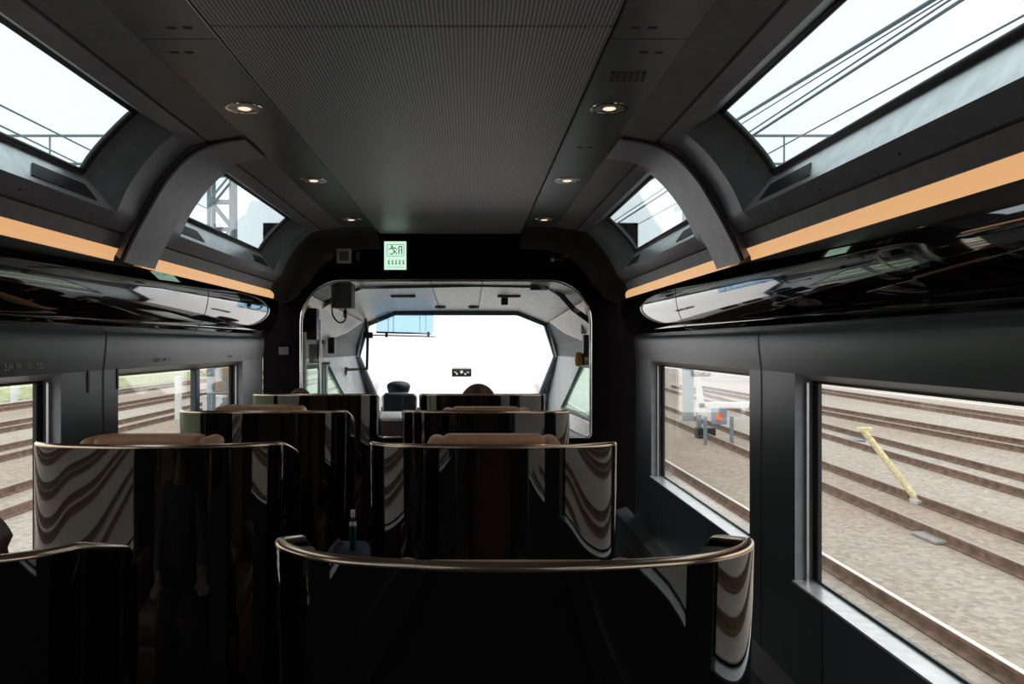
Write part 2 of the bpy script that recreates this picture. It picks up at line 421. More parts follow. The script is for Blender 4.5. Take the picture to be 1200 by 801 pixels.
# ---------------------------------------------------------------- side walls and windows
WIN = [(-3.6, -2.1), (-1.55, .5), (.95, 2.95), (3.43, 5.3)]
for s in (-1, 1):
    w = MB()
    ends = [Y0]+[v for ab in WIN for v in ab]+[5.8]
    sweep(w, WALL_UP, Y0, 5.8, s); sweep(w, WALL_LO, Y0, 5.8, s)
    for i in range(0, len(ends), 2): sweep(w, [(1.36, WOP1), (1.36, WOP0)], ends[i], ends[i+1], s)
    # rounded front edge turning into the wall thickness
    prof = WALL_UP+WALL_LO
    rows = [[(s*(u+.05*(1-math.cos(a))), 5.8+.05*math.sin(a), z) for u, z in prof] for a in [k*math.pi/12 for k in range(7)]]
    w.grid(rows)
    wall = w.build('wall_'+side_word[s], 'wall', kind='structure', smooth=40)
    j = MB(); q = [(u-.0015, z) for u, z in WALL_UP+[(1.36, WOP0), (1.36, .25)]]
    for yj in (-1.82, .72, 3.29):
        j.grid([[(s*u, yj-.006, z) for u, z in q], [(s*u, yj+.006, z) for u, z in q]])
    for yj in (1.75, 2.72, 4.0, 5.0):
        j.grid([[(s*1.3585, yj-.003, z) for z in (.60, .25)], [(s*1.3585, yj+.003, z) for z in (.60, .25)]])
    j.build('panel_joint', 'rubber', wall)
    # heater ledge along the foot of the wall
    b = MB(); sweep(b, [(1.362, .25), (1.30, .235), (1.27, .22), (1.265, .12), (1.23, .115), (1.225, .02), (1.2, .015), (1.2, 0)], Y0, 6.15, s)
    b.build('baseboard_'+side_word[s], 'wall', kind='structure', smooth=30)
    for wi, (a, b) in enumerate(WIN):
        W = empty(nm('window'), (s*1.4, (a+b)/2, .7), kind='structure')
        off = -Vector(W.location)
        def fin(mb, name, m, sm=None, par=None):
            o = mb.build(name, m, par or W, smooth=sm); o.data.transform(Matrix.Translation(off)); return o
        gx = s*1.44; wx = s*1.36; zt, zb = 1.362, .632; ga, gb = a-.0, b-.0
        rv = MB()
        rv.poly([(wx, a, WOP1), (wx, b, WOP1), (gx, b, zt), (gx, a, zt)])
        rv2 = MB()
        for y in (a, b): rv2.poly([(wx, y, WOP0), (wx, y, WOP1), (gx, y, zt), (gx, y, zb)])
        fin(rv, 'head_reveal', 'winrev'); fin(rv2, 'side_reveal', 'winrev')
        sl = MB().prism([(wx-s*.012, a, WOP0-.002), (wx-s*.012, a, WOP0+.006), (gx, a, zb), (gx, a, zb-.02)], (0, b-a, 0))
        fin(sl, 'sill', 'sillw')
        gk = MB().plate([(gx, a-.0, zb-.01), (gx, b, zb-.01), (gx, b, zt+.01), (gx, a, zt+.01)], [[(gx, a+.045, zb+.008), (gx, b-.045, zb+.008), (gx, b-.045, zt-.003), (gx, a+.045, zt-.003)]], (-s*.014, 0, 0))
        fin(gk, 'gasket', 'rubber')
        cs = MB()
        for y in (a+.012, b-.012): cs.box(min(gx-s*.035, gx-s*.043), max(gx-s*.035, gx-s*.043), y-.006, y+.006, zb, zt)
        fin(cs, 'blind_track', 'alu')
        fin(MB().box(min(gx-s*.004, gx-s*.012), max(gx-s*.004, gx-s*.012), a+.03, b-.03, zb+.01, zt-.01), 'glass', 'gside')
        if s < 0 and wi == 3:
            fin(MB().rbox(gx+.004, gx+.04, 4.52, 4.585, zb, zt, .006, 2), 'mullion', 'cabframe')

# coat hooks on the window-seat wall's pillar
for yy, lab in ((3.16, 'slim black coat hook nearer the closer window on the dark pillar'), (3.42, 'slim black coat hook nearer the farther window on the dark pillar')):
    o = MB().rbox(-1.362, -1.356, yy-.009, yy+.009, 1.31, 1.40, .002, 2).build('coat_hook', 'blackp'); pin(o, (-1.36, yy, 1.35))
    tag(o, lab, 'coat hook', 'coat hooks on the pillar')

# seat number lettering above the windows
def number_sign(y, parts, sz, label):
    e = empty('seat_number_sign', (-1.3545, y, 1.43), label=label, cat='sign', group='seat numbers above the windows')
    e.rotation_euler = (R(90)+math.atan2(.007, .05)*-1, 0, R(90))
    for dx, tx in parts:
        if tx == '|':
            MB().box(dx-sz*.08, dx+sz*.08, -sz*.22, sz*.22, .0, .0015).build('mark', 'lettering', e)
        else:
            text_mesh(tx, sz, 'lettering', 'lettering', e, (dx, 0, .001))
    return e
number_sign(2.70, [(-.095, '3A'), (-.045, '|'), (-.03, '|'), (.02, '|'), (.035, '|'), (.092, '3B')], .05, 'pale lettering 3A and 3B above the nearer window')
number_sign(5.0, [(-.03, '|'), (0, '|'), (.035, '|')], .035, 'tiny faint marks above the far end of the mullioned window')
number_sign(3.90, [(-.09, '|'), (-.04, '2A'), (.03, '|'), (.05, '|'), (.10, '|')], .05, 'small dim lettering above the mullioned window')

# back wall, floor
MB().box(-1.45, 1.45, Y0-.05, Y0, 0, 2.45).build('wall_back', 'wallf', kind='structure')
MB().box(-1.45, 1.45, Y0, 9.75, -.06, 0).build('floor', 'floor', kind='structure')

# ---------------------------------------------------------------- front bulkhead with its glazed opening
def rrect(x0, x1, z0, z1, r, y, n=8, rb=.04):
    pts = []
    for cx, cz, a0, rad in ((x1-r, z1-r, 0, r), (x0+r, z1-r, 90, r), (x0+rb, z0+rb, 180, rb), (x1-rb, z0+rb, 270, rb)):
        for k in range(n+1):
            a = R(a0+90*k/n); pts.append((cx+rad*math.cos(a), y, cz+rad*math.sin(a)))
    return pts
OX0, OX1, OZ0, OZ1 = -1.172, 1.10, .77, 2.012
hole = rrect(OX0, OX1, OZ0, OZ1, .33, 6.2)
MB().plate([(-1.46, 6.2, 0), (1.46, 6.2, 0), (1.46, 6.2, 2.45), (-1.46, 6.2, 2.45)], [hole], (0, .05, 0)).build('wall_front', 'wallf', kind='structure')
w = empty('window_90', (0, 6.2, OZ0), kind='structure')
ring = rrect(OX0+.008, OX1-.008, OZ0+.008, OZ1-.008, .325, 6.2)
o = MB().tube(ring, .012, 8, closed=True).build('window_frame', 'trimc', w, smooth=60); o.data.transform(Matrix.Translation((0, -6.2, -OZ0)))
o = MB().plate(rrect(OX0+.01, OX1-.01, OZ0+.01, OZ1-.01, .32, 6.222), [], (0, .008, 0)).build('glass', 'gpart', w); o.data.transform(Matrix.Translation((0, -6.2, -OZ0)))

# illuminated notice under the ceiling
e = empty('exit_sign', (-.425, 6.15, 2.19), label='glowing pale green notice sign hanging at the top of the black bulkhead', cat='sign')
MB().rbox(-.09, .09, .0, .05, -.115, .115, .004, 2).build('housing', 'gbox', e)
MB().box(-.085, .085, -.004, .0005, -.109, .109).build('face', 'sign', e)
ink = MB()
def stroke(pts, w=.0035):
    for a, b in zip(pts[:-1], pts[1:]):
        a = Vector((a[0], -.0055, a[1])); b = Vector((b[0], -.0055, b[1])); d = (b-a).normalized(); q = Vector((-d.z, 0, d.x))*w
        ink.prism([a-q, b-q, b+q, a+q], (0, .0025, 0))
# running figure in a doorway, then a row of small character-like marks
stroke([(-.062, .0), (-.062, .085), (.066, .085), (.066, .0)], .0018); stroke([(-.062, -.005), (.066, -.005)], .0018)
stroke([(-.03, .078), (-.022, .066)], .006); stroke([(-.03, .06), (-.005, .035), (-.02, .012), (-.042, .012)]); stroke([(-.005, .035), (.012, .012)])
stroke([(-.05, .045), (-.03, .06), (.0, .058), (.012, .045)]); stroke([(.028, .01), (.028, .07), (.05, .07), (.05, .01)]); stroke([(.028, .04), (.05, .04)], .002)
for k in range(5):
    x = -.058+k*.028
    stroke([(x, -.04), (x+.018, -.04)], .002); stroke([(x+.004, -.07), (x+.009, -.034)], .002); stroke([(x+.015, -.072), (x+.009, -.05)], .002); stroke([(x, -.058), (x+.018, -.058)], .0018)
stroke([(-.07, -.09), (.07, -.09)], .0012)
ink.build('pictogram', 'signink', e)

# small devices on the bulkhead
o = MB().lathe([(.025, -.012), (.03, -.008), (.03, 0)], (px(386, 300, 6.2).x, 6.2, px(386, 300, 6.2).z), 20, 'Y').build('round_sensor', 'gbox', smooth=40)
pin(o, o.data.vertices[0].co); tag(o, 'small round grey sensor on the black bulkhead', 'sensor')
c = px(403.5, 300, 6.2)
e = empty('wall_display', c, label='square grey framed panel on the bulkhead beside the round sensor', cat='panel')
MB().plate([(-.056, -.02, -.056), (.056, -.02, -.056), (.056, -.02, .056), (-.056, -.02, .056)], [[(-.037, -.02, -.037), (.037, -.02, -.037), (.037, -.02, .037), (-.037, -.02, .037)]], (0, .02, 0)).build('frame', 'lettering', e)
MB().box(-.037, .037, -.012, 0, -.037, .037).build('screen', mat('dull_green_screen', (.05, .075, .06), .3), e)
c = px(419.5, 300, 6.2); o = MB().rbox(c.x-.011, c.x+.011, 6.185, 6.2, c.z-.034, c.z+.034, .004, 2).build('slim_sensor', 'gbox'); pin(o, c)
tag(o, 'slim upright grey sensor bar on the bulkhead near the glowing sign', 'sensor')
c = px(655, 303, 6.2); e = empty('bulkhead_emblem', c, label='faint grey emblem on the bulkhead above the cab opening', cat='emblem')
MB().rbox(-.065, -.035, -.004, 0, -.024, .006, .003, 1).build('block', 'lettering', e)
MB().rbox(-.03, .045, -.004, 0, -.014, -.002, .003, 1).build('bar', 'gbox', e)
MB().lathe([(.018, -.004), (.018, 0)], (.055, 0, .022), 14, 'Y').build('disc', 'gbox', e)
MB().rbox(.0, .05, -.004, 0, .016, .026, .003, 1).build('bar', 'gbox', e)
c = px(333, 411, 6.2); o = MB().rbox(c.x-.04, c.x+.04, 6.188, 6.2, c.z-.03, c.z+.03, .004, 2).build('switch_plate', 'gbox'); pin(o, c)
tag(o, 'small dark grey switch plate low on the black bulkhead', 'switch plate')

# ---------------------------------------------------------------- ceiling downlights and slots
def downlight():
    e = empty('downlight')
    MB().lathe([(.068, .004), (.07, 0), (.068, -.003), (.056, -.003), (.054, .004)], n=28, caps=False).build('bezel', 'trimc', e, smooth=40)
    MB().lathe([(.054, -.002), (.05, .0), (.028, .0002)], n=14).build('reflector', 'reflector', e)
    MB().lathe([(.004, -.006), (.02, -.004), (.028, .0), (.028, .001)], n=16).build('bulb', 'spot', e, smooth=40)
    return e
proto = downlight(); first = True
for s in (-1, 1):
    for y, w in ((2.89, 'nearest'), (4.16, 'middle'), (5.46, 'farthest')):
        d = proto if first else copy_tree(proto); first = False
        d.location = (s*.662, y, 2.3585)
        tag(d, 'recessed round %s, %s of three on the strip towards %s' % ('ceiling lamp', w, 'the window-hugging seats' if s < 0 else 'the open aisle'), 'ceiling lamp', 'recessed ceiling lamps')
        L = bpy.data.lights.new('lamp', 'SPOT'); L.energy = 1.3; L.color = (1, .72, .48); L.spot_size = R(95); L.spot_blend = .6; L.shadow_soft_size = .03
        lo = bpy.data.objects.new('lamp', L); COL.objects.link(lo); lo.location = (0, 0, -.01); lo.parent = d
e = empty('air_vent', (.665, 2.55, 2.3585), label='row of six slanted black slots in the ceiling strip', cat='air vent')
for k in range(6):
    MB().prism([(-.058+k*.02-.006, -.045, 0), (-.058+k*.02+.006, -.045, 0), (-.058+k*.02+.016, .045, 0), (-.058+k*.02+.004, .045, 0)], (0, 0, -.002)).build('slot', 'rubber', e)

# ---------------------------------------------------------------- seats
half = [(0, 0), (.1, .006), (.2, .025), (.27, .046), (.33, .080), (.372, .122), (.394, .17), (.401, .235), (.402, .31), (.40, .385), (.397, .43)]
full = [(-u, y, 0) for u, y in half[::-1]]+[(u, y, 0) for u, y in half[1:]]
CUR = catmull(full, 4)
def ztop(y): return 1.18+.008*max(0, 1-y/.15)-.26*max(0, y-.16)-2.2*max(0, y-.36)**1.5
def wrap(off, inset_end=0, z0=.11, dz=0., nv=16, i0=0, i1=None):
    cur = CUR[i0:(len(CUR)-i0)]
    rows = []
    for k in range(nv+1):
        r = []
        for i, p in enumerate(cur):
            a = cur[max(i-1, 0)]; b = cur[min(i+1, len(cur)-1)]; t = (b-a).normalized(); nr = Vector((-t.y, t.x, 0))
            q = p+nr*off
            z = z0+(ztop(p.y)+dz-z0)*k/nv
            h = 1.18-z
            r.append((q.x*(1-.03*h), q.y-.008*h, z))
        rows.append(r)
    return rows
def shell_mesh(o1, o2, z0, dz, i0=0):
    A = wrap(o1, z0=z0, dz=dz, i0=i0); B = wrap(o2, z0=z0, dz=dz, i0=i0); m = MB(); m.grid(A); m.grid(B)
    m.grid([A[-1], B[-1]]); m.grid([A[0], B[0]]); m.grid([[r[0] for r in A], [r[0] for r in B]]); m.grid([[r[-1] for r in A], [r[-1] for r in B]])
    me = m
    return me
def weld(o, d=.0005):
    bm = bmesh.new(); bm.from_mesh(o.data); bmesh.ops.remove_doubles(bm, verts=bm.verts, dist=d); bmesh.ops.recalc_face_normals(bm, faces=bm.faces); bm.to_mesh(o.data); bm.free()
    o.data.set_sharp_from_angle(angle=R(40)); return o
def make_seat():
    e = empty('lounge_seat')
    sh = weld(shell_mesh(0, .018, .11, 0).build('shell', 'shell', e, smooth=40))
    top = wrap(.009)[-1]; rows = wrap(.009, nv=24)
    path = [Vector(r[0]) for r in rows]+[Vector(p) for p in top[1:-1]]+[Vector(r[-1]) for r in rows[::-1]]
    MB().tube(path, .0096, 10).build('edge_trim', 'trim', e, smooth=60, label='polished bronze edge trim')
    weld(shell_mesh(.0185, .03, .2, -.012, i0=1).build('lining', 'lining', e, smooth=40))
    MB().rbox(-.25, .25, .06, .19, .46, 1.0, .045, 4).build('backrest', 'leather', e, smooth=50)
    hd = MB()
    hd.rbox(-.165, .165, .045, .17, .93, 1.203, .03, 4)
    hd.rbox(.15, .205, .05, .20, .93, 1.196, .025, 4); hd.rbox(-.205, -.15, .05, .20, .93, 1.196, .025, 4)
    hd.build('headrest', 'leather', e, smooth=50)
    MB().rbox(-.265, .265, .13, .66, .34, .475, .05, 4).build('seat_cushion', 'leather', e, smooth=50)
    for s in (-1, 1):
        MB().rbox(s*.318-.035, s*.318+.035, .14, .60, .58, .64, .02, 3).build('armrest', 'leather', e, smooth=50)
        MB().rbox(s*.318-.025, s*.318+.025, .18, .54, .28, .585, .01, 2).build('arm_panel', 'blackp', e, smooth=50)
    MB().rbox(-.22, .22, .56, .67, .1, .36, .03, 3).build('leg_rest', 'leather', e, smooth=50)
    b = MB().rbox(-.25, .25, .16, .5, .0, .06, .015, 2); b.lathe([(.14, .05), (.11, .2), (.14, .345)], (0, .33, 0), 20)
    b.build('base', 'blackp', e, smooth=50)
    return e
seat = make_seat(); first = True
HEAD = {}
ord_ = ['first', 'second', 'third', 'farthest']
for col, cx in ((1, .231), (-1, -.84)):
    for i, y in enumerate((1.155, 2.415, 3.66, 4.93)):
        o = seat if first else copy_tree(seat); first = False
        o.location = (cx-(.055 if col < 0 and i == 0 else .012 if col < 0 and i == 1 else 0), y-(.05 if col < 0 and i == 0 else 0), 0); o.scale.x = 1.02 if i else 1.
        if i == 0 and col > 0: o.location.y += .035
        if col < 0 and i == 0: o.rotation_euler.z = R(4); o.location.x += .04
        for ch in o.children:
            if ch.name.startswith('headrest'):
                ch.location.z = .014 if i == 1 or col < 0 else .004
                if i == 0: ch.location.z = -.045
                if i == 3: ch.location.z = -.03 if col < 0 else -.02
        o.rotation_euler.x = R(2.5) if i == 0 and col > 0 else 0; o.scale.z = .992 if i == 0 else 1
        w = ('big glossy black seat shell filling the bottom centre, nearest in the aisle-side column',
             'glossy black wraparound seat, second back in the aisle-side column, tan headrest over its rim',
             'glossy black wraparound seat, third in the aisle-side column, directly behind the brown-haired passenger\'s seat',
             'glossy black wraparound seat of the brown-haired passenger, aisle-side column by the cab opening') if col > 0 else (
             'glossy black seat cut off at the bottom corner, nearest in the window-side column',
             'glossy black wraparound seat, second back in the window-side column, mirroring the tracks on its flank',
             'glossy black wraparound seat, third back in the window-side column, below the mullioned window',
             'glossy black wraparound seat in the window-side column, closest to the cab bulkhead')
        tag(o, w[i], 'seat', 'wraparound lounge seats')

# ---------------------------------------------------------------- people
def skin_obj(name, verts, edges, radii, mtl, parent=None, sub=2, extra=None, voxel=None, root=0):
    me = bpy.data.meshes.new(name); me.from_pydata(verts, edges, []); o = bpy.data.objects.new(name, me); COL.objects.link(o)
    md = o.modifiers.new('Skin', 'SKIN'); md.use_smooth_shade = True; md.branch_smoothing = .3
    for i, r in enumerate(radii):
        sv = me.skin_vertices[0].data[i]; sv.radius = r if isinstance(r, tuple) else (r, r); sv.use_root = (i == root)
    s2 = o.modifiers.new('Sub', 'SUBSURF'); s2.levels = sub; s2.render_levels = sub
    dg = bpy.context.evaluated_depsgraph_get(); m2 = bpy.data.meshes.new_from_object(o.evaluated_get(dg))
    if extra:
        bm = bmesh.new(); bm.from_mesh(m2); t = bpy.data.meshes.new('t'); t.from_pydata(extra[0], [], extra[1]); bm.from_mesh(t); bm.to_mesh(m2); bm.free(); bpy.data.meshes.remove(t)
    o.modifiers.clear(); o.data = m2; bpy.data.meshes.remove(me)
    if voxel:
        rm = o.modifiers.new('R', 'REMESH'); rm.mode = 'VOXEL'; rm.voxel_size = voxel; rm.use_smooth_shade = True
        sm = o.modifiers.new('S', 'SMOOTH'); sm.iterations = 2
        dg = bpy.context.evaluated_depsgraph_get(); m3 = bpy.data.meshes.new_from_object(o.evaluated_get(dg)); o.modifiers.clear(); o.data = m3
    o.data.materials.clear(); o.data.materials.append(M[mtl]); o.data.shade_smooth(); o.name = name; o.data.name = name
    if parent: o.parent = parent
    return o
HC = Vector((0, .03, .70))
def head_parts():
    m = MB(); N, K = 28, 20; rows = []
    for i in range(K+1):
        ph = math.pi*i/K; r = []
        for k in range(N+1):
            th = 2*math.pi*k/N; x, y, z = math.sin(ph)*math.cos(th), math.sin(ph)*math.sin(th), math.cos(ph)
            t = max(0, -z); X = .076*x*(1-.28*t); Y = .097*y*(1-.12*t)+(.012*t if y > 0 else 0); Z = .112*z
            if y > 0:
                Y += .024*math.exp(-((x/.16)**2))*math.exp(-(((z+.18)/.16)**2))      # nose
                Y -= .008*math.exp(-(((abs(x)-.38)/.16)**2))*math.exp(-((z/.12)**2))  # eye sockets
                Y += .006*math.exp(-((x/.3)**2))*math.exp(-(((z+.5)/.07)**2))        # lips
            r.append(HC+Vector((X, Y, Z)))
        rows.append(r)
    m.grid(rows)
    for s in (-1, 1): m.rbox(HC.x+s*.078-.008, HC.x+s*.078+.008, HC.y-.025, HC.y+.012, HC.z-.04, HC.z+.022, .007, 2)
    return m.v, m.f
SK = dict(pel=((0, 0, .1), (.15, .11)), sp=((0, -.02, .25), (.13, .1)), ch=((0, -.03, .42), (.15, .11)), nb=((0, -.01, .55), .065), nk=((0, .01, .63), .052))
def build_body():
    v = []; e = []; r = []
    def add(p, rad, par=None):
        v.append(p); r.append(rad)
        if par is not None: e.append((par, len(v)-1))
        return len(v)-1
    pe = add(*SK['pel']); sp = add(*SK['sp'], pe); ch = add(*SK['ch'], sp); nb = add(*SK['nb'], ch); add(*SK['nk'], nb)
    for s in (-1, 1):
        sh = add((s*.17, -.02, .5), .06, ch); el = add((s*.235, .08, .27), .042, sh); wr = add((s*.19, .30, .215), .027, el); pa = add((s*.18, .365, .205), (.034, .018), wr)
        for k, ln in enumerate((.06, .072, .068, .052)):
            a = add((s*.18+(k-1.5)*.019, .405, .205), .0095, pa); b = add((s*.18+(k-1.5)*.02, .405+ln*.6, .2), .0085, a); add((s*.18+(k-1.5)*.02, .405+ln, .182), .0075, b)
        t = add((s*.18-s*.035, .36, .2), .011, pa); add((s*.18-s*.05, .395, .19), .009, t)
        hp = add((s*.09, .06, .09), .085, pe); kn = add((s*.11, .44, .10), .058, hp); an = add((s*.11, .47, -.30), .038, kn); add((s*.12, .6, -.355), .033, an)
    return v, e, r
def build_hair(vol, low, front, vz):
    m = MB(); N, K = 32, 20; rows = []
    for i in range(K+1):
        ph = math.pi*.78*i/K; r = []
        for k in range(N+1):
            th = 2*math.pi*k/N; x, y, z = math.sin(ph)*math.cos(th), math.sin(ph)*math.sin(th), math.cos(ph)
            f = 1
            if y > .1 and z < front: f = .86      # tuck under the skin where the face is
            w = 1+.03*math.sin(th*9+ph*3)*math.sin(ph)
            r.append(HC+Vector((.076*x*vol*f*w, .097*y*vol*f*w, .112*z*vz*f+(low if z < -.2 else 0)*(-z))))
        rows.append(r)
    return m.grid(rows)
def cloth_jacket():
    v = [SK['pel'][0], SK['sp'][0], SK['ch'][0], (0, -.01, .54)]; e = [(0, 1), (1, 2), (2, 3)]; r = [(.168, .128), (.148, .118), (.17, .128), .082]
    for s in (-1, 1):
        b = len(v); v += [(s*.17, -.02, .5), (s*.235, .08, .27), (s*.193, .285, .218)]; e += [(2, b), (b, b+1), (b+1, b+2)]; r += [.078, .057, .042]
    return v, e, r
def cloth_trouser():
    v = [(0, .0, .09)]; e = []; r = [(.165, .12)]
    for s in (-1, 1):
        b = len(v); v += [(s*.09, .06, .09), (s*.11, .44, .10), (s*.11, .47, -.27)]; e += [(0, b), (b, b+1), (b+1, b+2)]; r += [.1, .072, .053]
    return v, e, r
def person(label, loc, hair, coat, hv=1.16, cap=False, vz=None, rz=0, scale=1):
    P = empty('person', loc, rz, label, 'person'); P.scale = (scale,)*3
    global BODY
    if BODY is None:
        b = skin_obj('body', *build_body(), 'skin', P, 2, head_parts(), .007); BODY = b.data
        j = skin_obj('jacket', *cloth_jacket(), coat, P, 2); CLO['j'] = j.data
        t = skin_obj('trousers', *cloth_trouser(), 'trouser', P, 2); CLO['t'] = t.data
    else:
        for nme, d in (('body', BODY), ('jacket', CLO['j']), ('trousers', CLO['t'])):
            d = d.copy() if nme == 'jacket' else d
            if nme == 'jacket': d.materials.clear(); d.materials.append(M[coat])
            o = bpy.data.objects.new(nme, d); COL.objects.link(o); o.parent = P
    build_hair(hv, .02, .35, vz or hv*.98).build('hair', hair, P, smooth=80)
    for s in (-1, 1):
        MB().lathe([(.002, -.011), (.008, -.008), (.0115, 0), (.008, .008), (.002, .011)], (HC.x+s*.03, HC.y+.083, HC.z+.004), 12, 'Y').build('eye', 'eye', P, smooth=80)
    if cap:
        c = MB(); c.lathe([(.096, -.02), (.1, .02), (.116, .075), (.114, .1), (.09, .122), (.05, .134), (.01, .137)], (0, 0, 0), 28)
        c.v = [(x, y*1.12, z) for x, y, z in c.v]
        c.rbox(-.07, .07, .07, .165, .028, .036, .003, 1, Matrix.Rotation(R(-12), 3, 'X'))
        co = c.build('cap', 'navy', P, smooth=50, label='dark blue uniform cap'); co.location = HC
    return P
BODY = None; CLO = {}
person('brown-haired passenger seen from behind above the farthest aisle-side seat', (.207, 5.17, .408), 'hair', 'jacket', 1.6, vz=1.25)
person('passenger whose reddish-brown hair shows above the seat rim by the bulkhead', (-.955, 5.17, .392), 'hair', 'jacket', 1.16)
person('dark-haired passenger at the picture edge, head above the nearest window-side seat', (-.765, 1.40, .385), 'hair', 'jacket', 1.2)
person('train driver in a dark blue cap seated before the windscreen', (-.56, 7.88, .305), 'hairk', 'navy', 1.05, cap=True)

# ---------------------------------------------------------------- luggage in the gap between the seat columns
e = empty('tote_bag', (-.305, 2.95, 0), label='dark navy upright bag in the gap between the two seat columns', cat='bag')
MB().rbox(-.075, .075, -.15, .15, 0, .745, .03, 3).build('bag_body', 'navy', e, smooth=50)
MB().tube(catmull([(-.03, -.08, .72), (-.03, -.06, .755), (-.03, 0, .77), (-.03, .06, .755), (-.03, .08, .72)], 5), .008, 8).build('strap', 'navy', e, smooth=60)
e = empty('drink_bottle', (-.275, 2.93, .745), label='small teal bottle with a white cap standing on the navy bag', cat='bottle'); e.scale = (.6, .6, .6)
MB().lathe([(.018, 0), (.021, .006), (.021, .11), (.02, .15), (.011, .19), (.011, .205)], n=20).build('bottle_body', 'teal', e, smooth=40)
MB().lathe([(.0125, .203), (.0135, .206), (.0135, .245), (.011, .248)], n=16).build('cap', 'white', e, smooth=40)
MB().lathe([(.0225, .152), (.0225, .168), (.018, .175)], n=16).build('neck_ring', 'white', e, smooth=40)

# ---------------------------------------------------------------- driver's cab
B = [(0, .60), (.85, .585), (1.2, .44), (1.36, .10), (1.36, -.12)]       # rear ring (half width, height above eye)
T = [((0, 8.6), .365), ((.66, 8.6), .36), ((.99, 8.75), .235), ((1.10, 8.93), .0), ((1.13, 9.0), -.125)]
def cabpt(i, t, s):
    (u1, y1), z1 = T[i]; u0, z0 = B[i]
    return Vector((s*(u0+(u1-u0)*t), 6.27+(y1-6.27)*t, CZ+z0+(z1-z0)*t))
lin = MB(); side = MB()
for s in (-1, 1):
    for lo_, hi_, tgt in ((0, 2, lin), (2, 4, side)):
        for i in range(lo_, hi_):
            K = 10
            def bl(i2, t):   # soft shoulder
                return cabpt(i2, t, s)
            tgt.grid([[bl(i, k/K) for k in range(K+1)], [bl(i+1, k/K) for k in range(K+1)]])
lo = lin.build('ceiling_cab', 'liner', kind='structure', smooth=40)
# the liner bends over the shoulder: a band of liner on the top of the dark side panel
side.build('wall_cab_upper', 'cabgrey', kind='structure', smooth=40)
sh = MB()
for s in (-1, 1):
    a = cabpt(2, 1, s); q = [cabpt(2, .12, s), cabpt(2, .5, s), cabpt(2, .9, s), cabpt(2, .72, s).lerp(cabpt(3, .72, s), .6), cabpt(3, .5, s), cabpt(3, .12, s)]
    q = [p+Vector((-s*.012, 0, -.006)) for p in q]
    sh.prism(q, (-s*.006, 0, -.004))
sh.build('trim_90', 'liner', kind='structure')
# panel seams of the liner
sm = MB()
for u in (-.19, .26):
    a = Vector((u, 6.6, cabpt(0, (6.6-6.27)/2.33, 1).z-.004)); b = Vector((u*.9, 8.55, cabpt(0, .98, 1).z-.006)); sm.tube([a, b], .004, 5)
sm.build('seam', 'gbox', lo)
for s in (-1, 1):
    # lower side wall with the cab side window
    def sp(y, z, d=0): return (s*(1.36-.0836*(y-6.27)), y, CZ+z)
    outer = [sp(6.25, -.12), sp(9.0, -.125), sp(9.5, -.57), sp(9.6, -.85), sp(9.6, -1.5), sp(6.25, -1.5)]
    hl = [sp(6.75, -.2), sp(7.76, -.2), sp(8.72, -.69), sp(6.75, -.69)]
    wl = MB().plate(outer, [hl], (s*.03, .002, 0)).build('wall_cab_'+side_word[s], 'cablow', kind='structure')
    o = MB().prism([sp(6.35, -.715), sp(8.5, -.715), sp(8.5, -.86), sp(6.35, -.86)], (-s*.025, 0, 0)).build('side_ledge', 'white', wl)
    W = empty('window_%d' % (91 if s < 0 else 92), hl[0], kind='structure'); ov = Matrix.Translation(-Vector(hl[0]))
    o = MB().prism([Vector(p)+Vector((s*.012, 0, 0)) for p in hl], (s*.006, 0, 0)).build('glass', 'gcabs', W); o.data.transform(ov)
    o = MB().tube(hl, .018, 8, closed=True).build('gasket', mat('green_black_rubber', (.02, .05, .04), .5), W); o.data.transform(ov)
    o = MB().box(min(hl[0][0]-s*.1, hl[0][0]+s*.0), max(hl[0][0]-s*.1, hl[0][0]+s*.0), 6.75, 8.3, CZ-.74, CZ-.71).build('sill', 'white', W); o.data.transform(ov)
# windscreen
rowsW = [(8.6, .66, .36), (8.75, .99, .235), (9.0, 1.13, -.125), (9.5, 1.01, -.57), (9.6, .98, -.85)]
W = empty('window_93', (0, 9, CZ), kind='structure'); ov = Matrix.Translation(-Vector((0, 9, CZ)))
g = MB(); g.grid([[(u*f, y, CZ+z) for f in (-1, -.5, 0, .5, 1)] for y, u, z in rowsW])
o = g.build('glass', 'gcab', W, smooth=60); o.data.transform(ov)
loop = [(u, y, CZ+z) for y, u, z in rowsW]+[(-u, y, CZ+z) for y, u, z in rowsW[::-1]]
fr = MB()
ins = []
for x, y, z in loop: ins.append((x, y, z))
fr.tube([Vector(p) for p in ins], .042, 8, closed=True)
o = fr.build('window_frame', 'cabframe', W, smooth=60); o.data.transform(ov)
pl = MB()
for s in (-1, 1):
    pl.tube([Vector((s*1.0, 8.72, CZ+.23)), Vector((s*1.12, 8.96, CZ-.125))], .014, 6)
o = pl.build('glazing_bead', 'white', W, smooth=60); o.data.transform(ov)
# front pillar infill between side wall and windscreen
f = MB()
for s in (-1, 1):
    f.poly([(s*1.13, 9.0, CZ-.125), (s*1.09, 9.5, CZ-.57), (s*1.01, 9.5, CZ-.57)])
    f.poly([(s*1.01, 9.5, CZ-.57), (s*1.09, 9.5, CZ-.57), (s*1.085, 9.6, CZ-.85), (s*.98, 9.6, CZ-.85)])
f.poly([(-1.1, 9.6, CZ-.85), (1.1, 9.6, CZ-.85), (1.1, 9.62, 0), (-1.1, 9.62, 0)])
f.build('wall_cab_front', 'cabgrey', kind='structure')
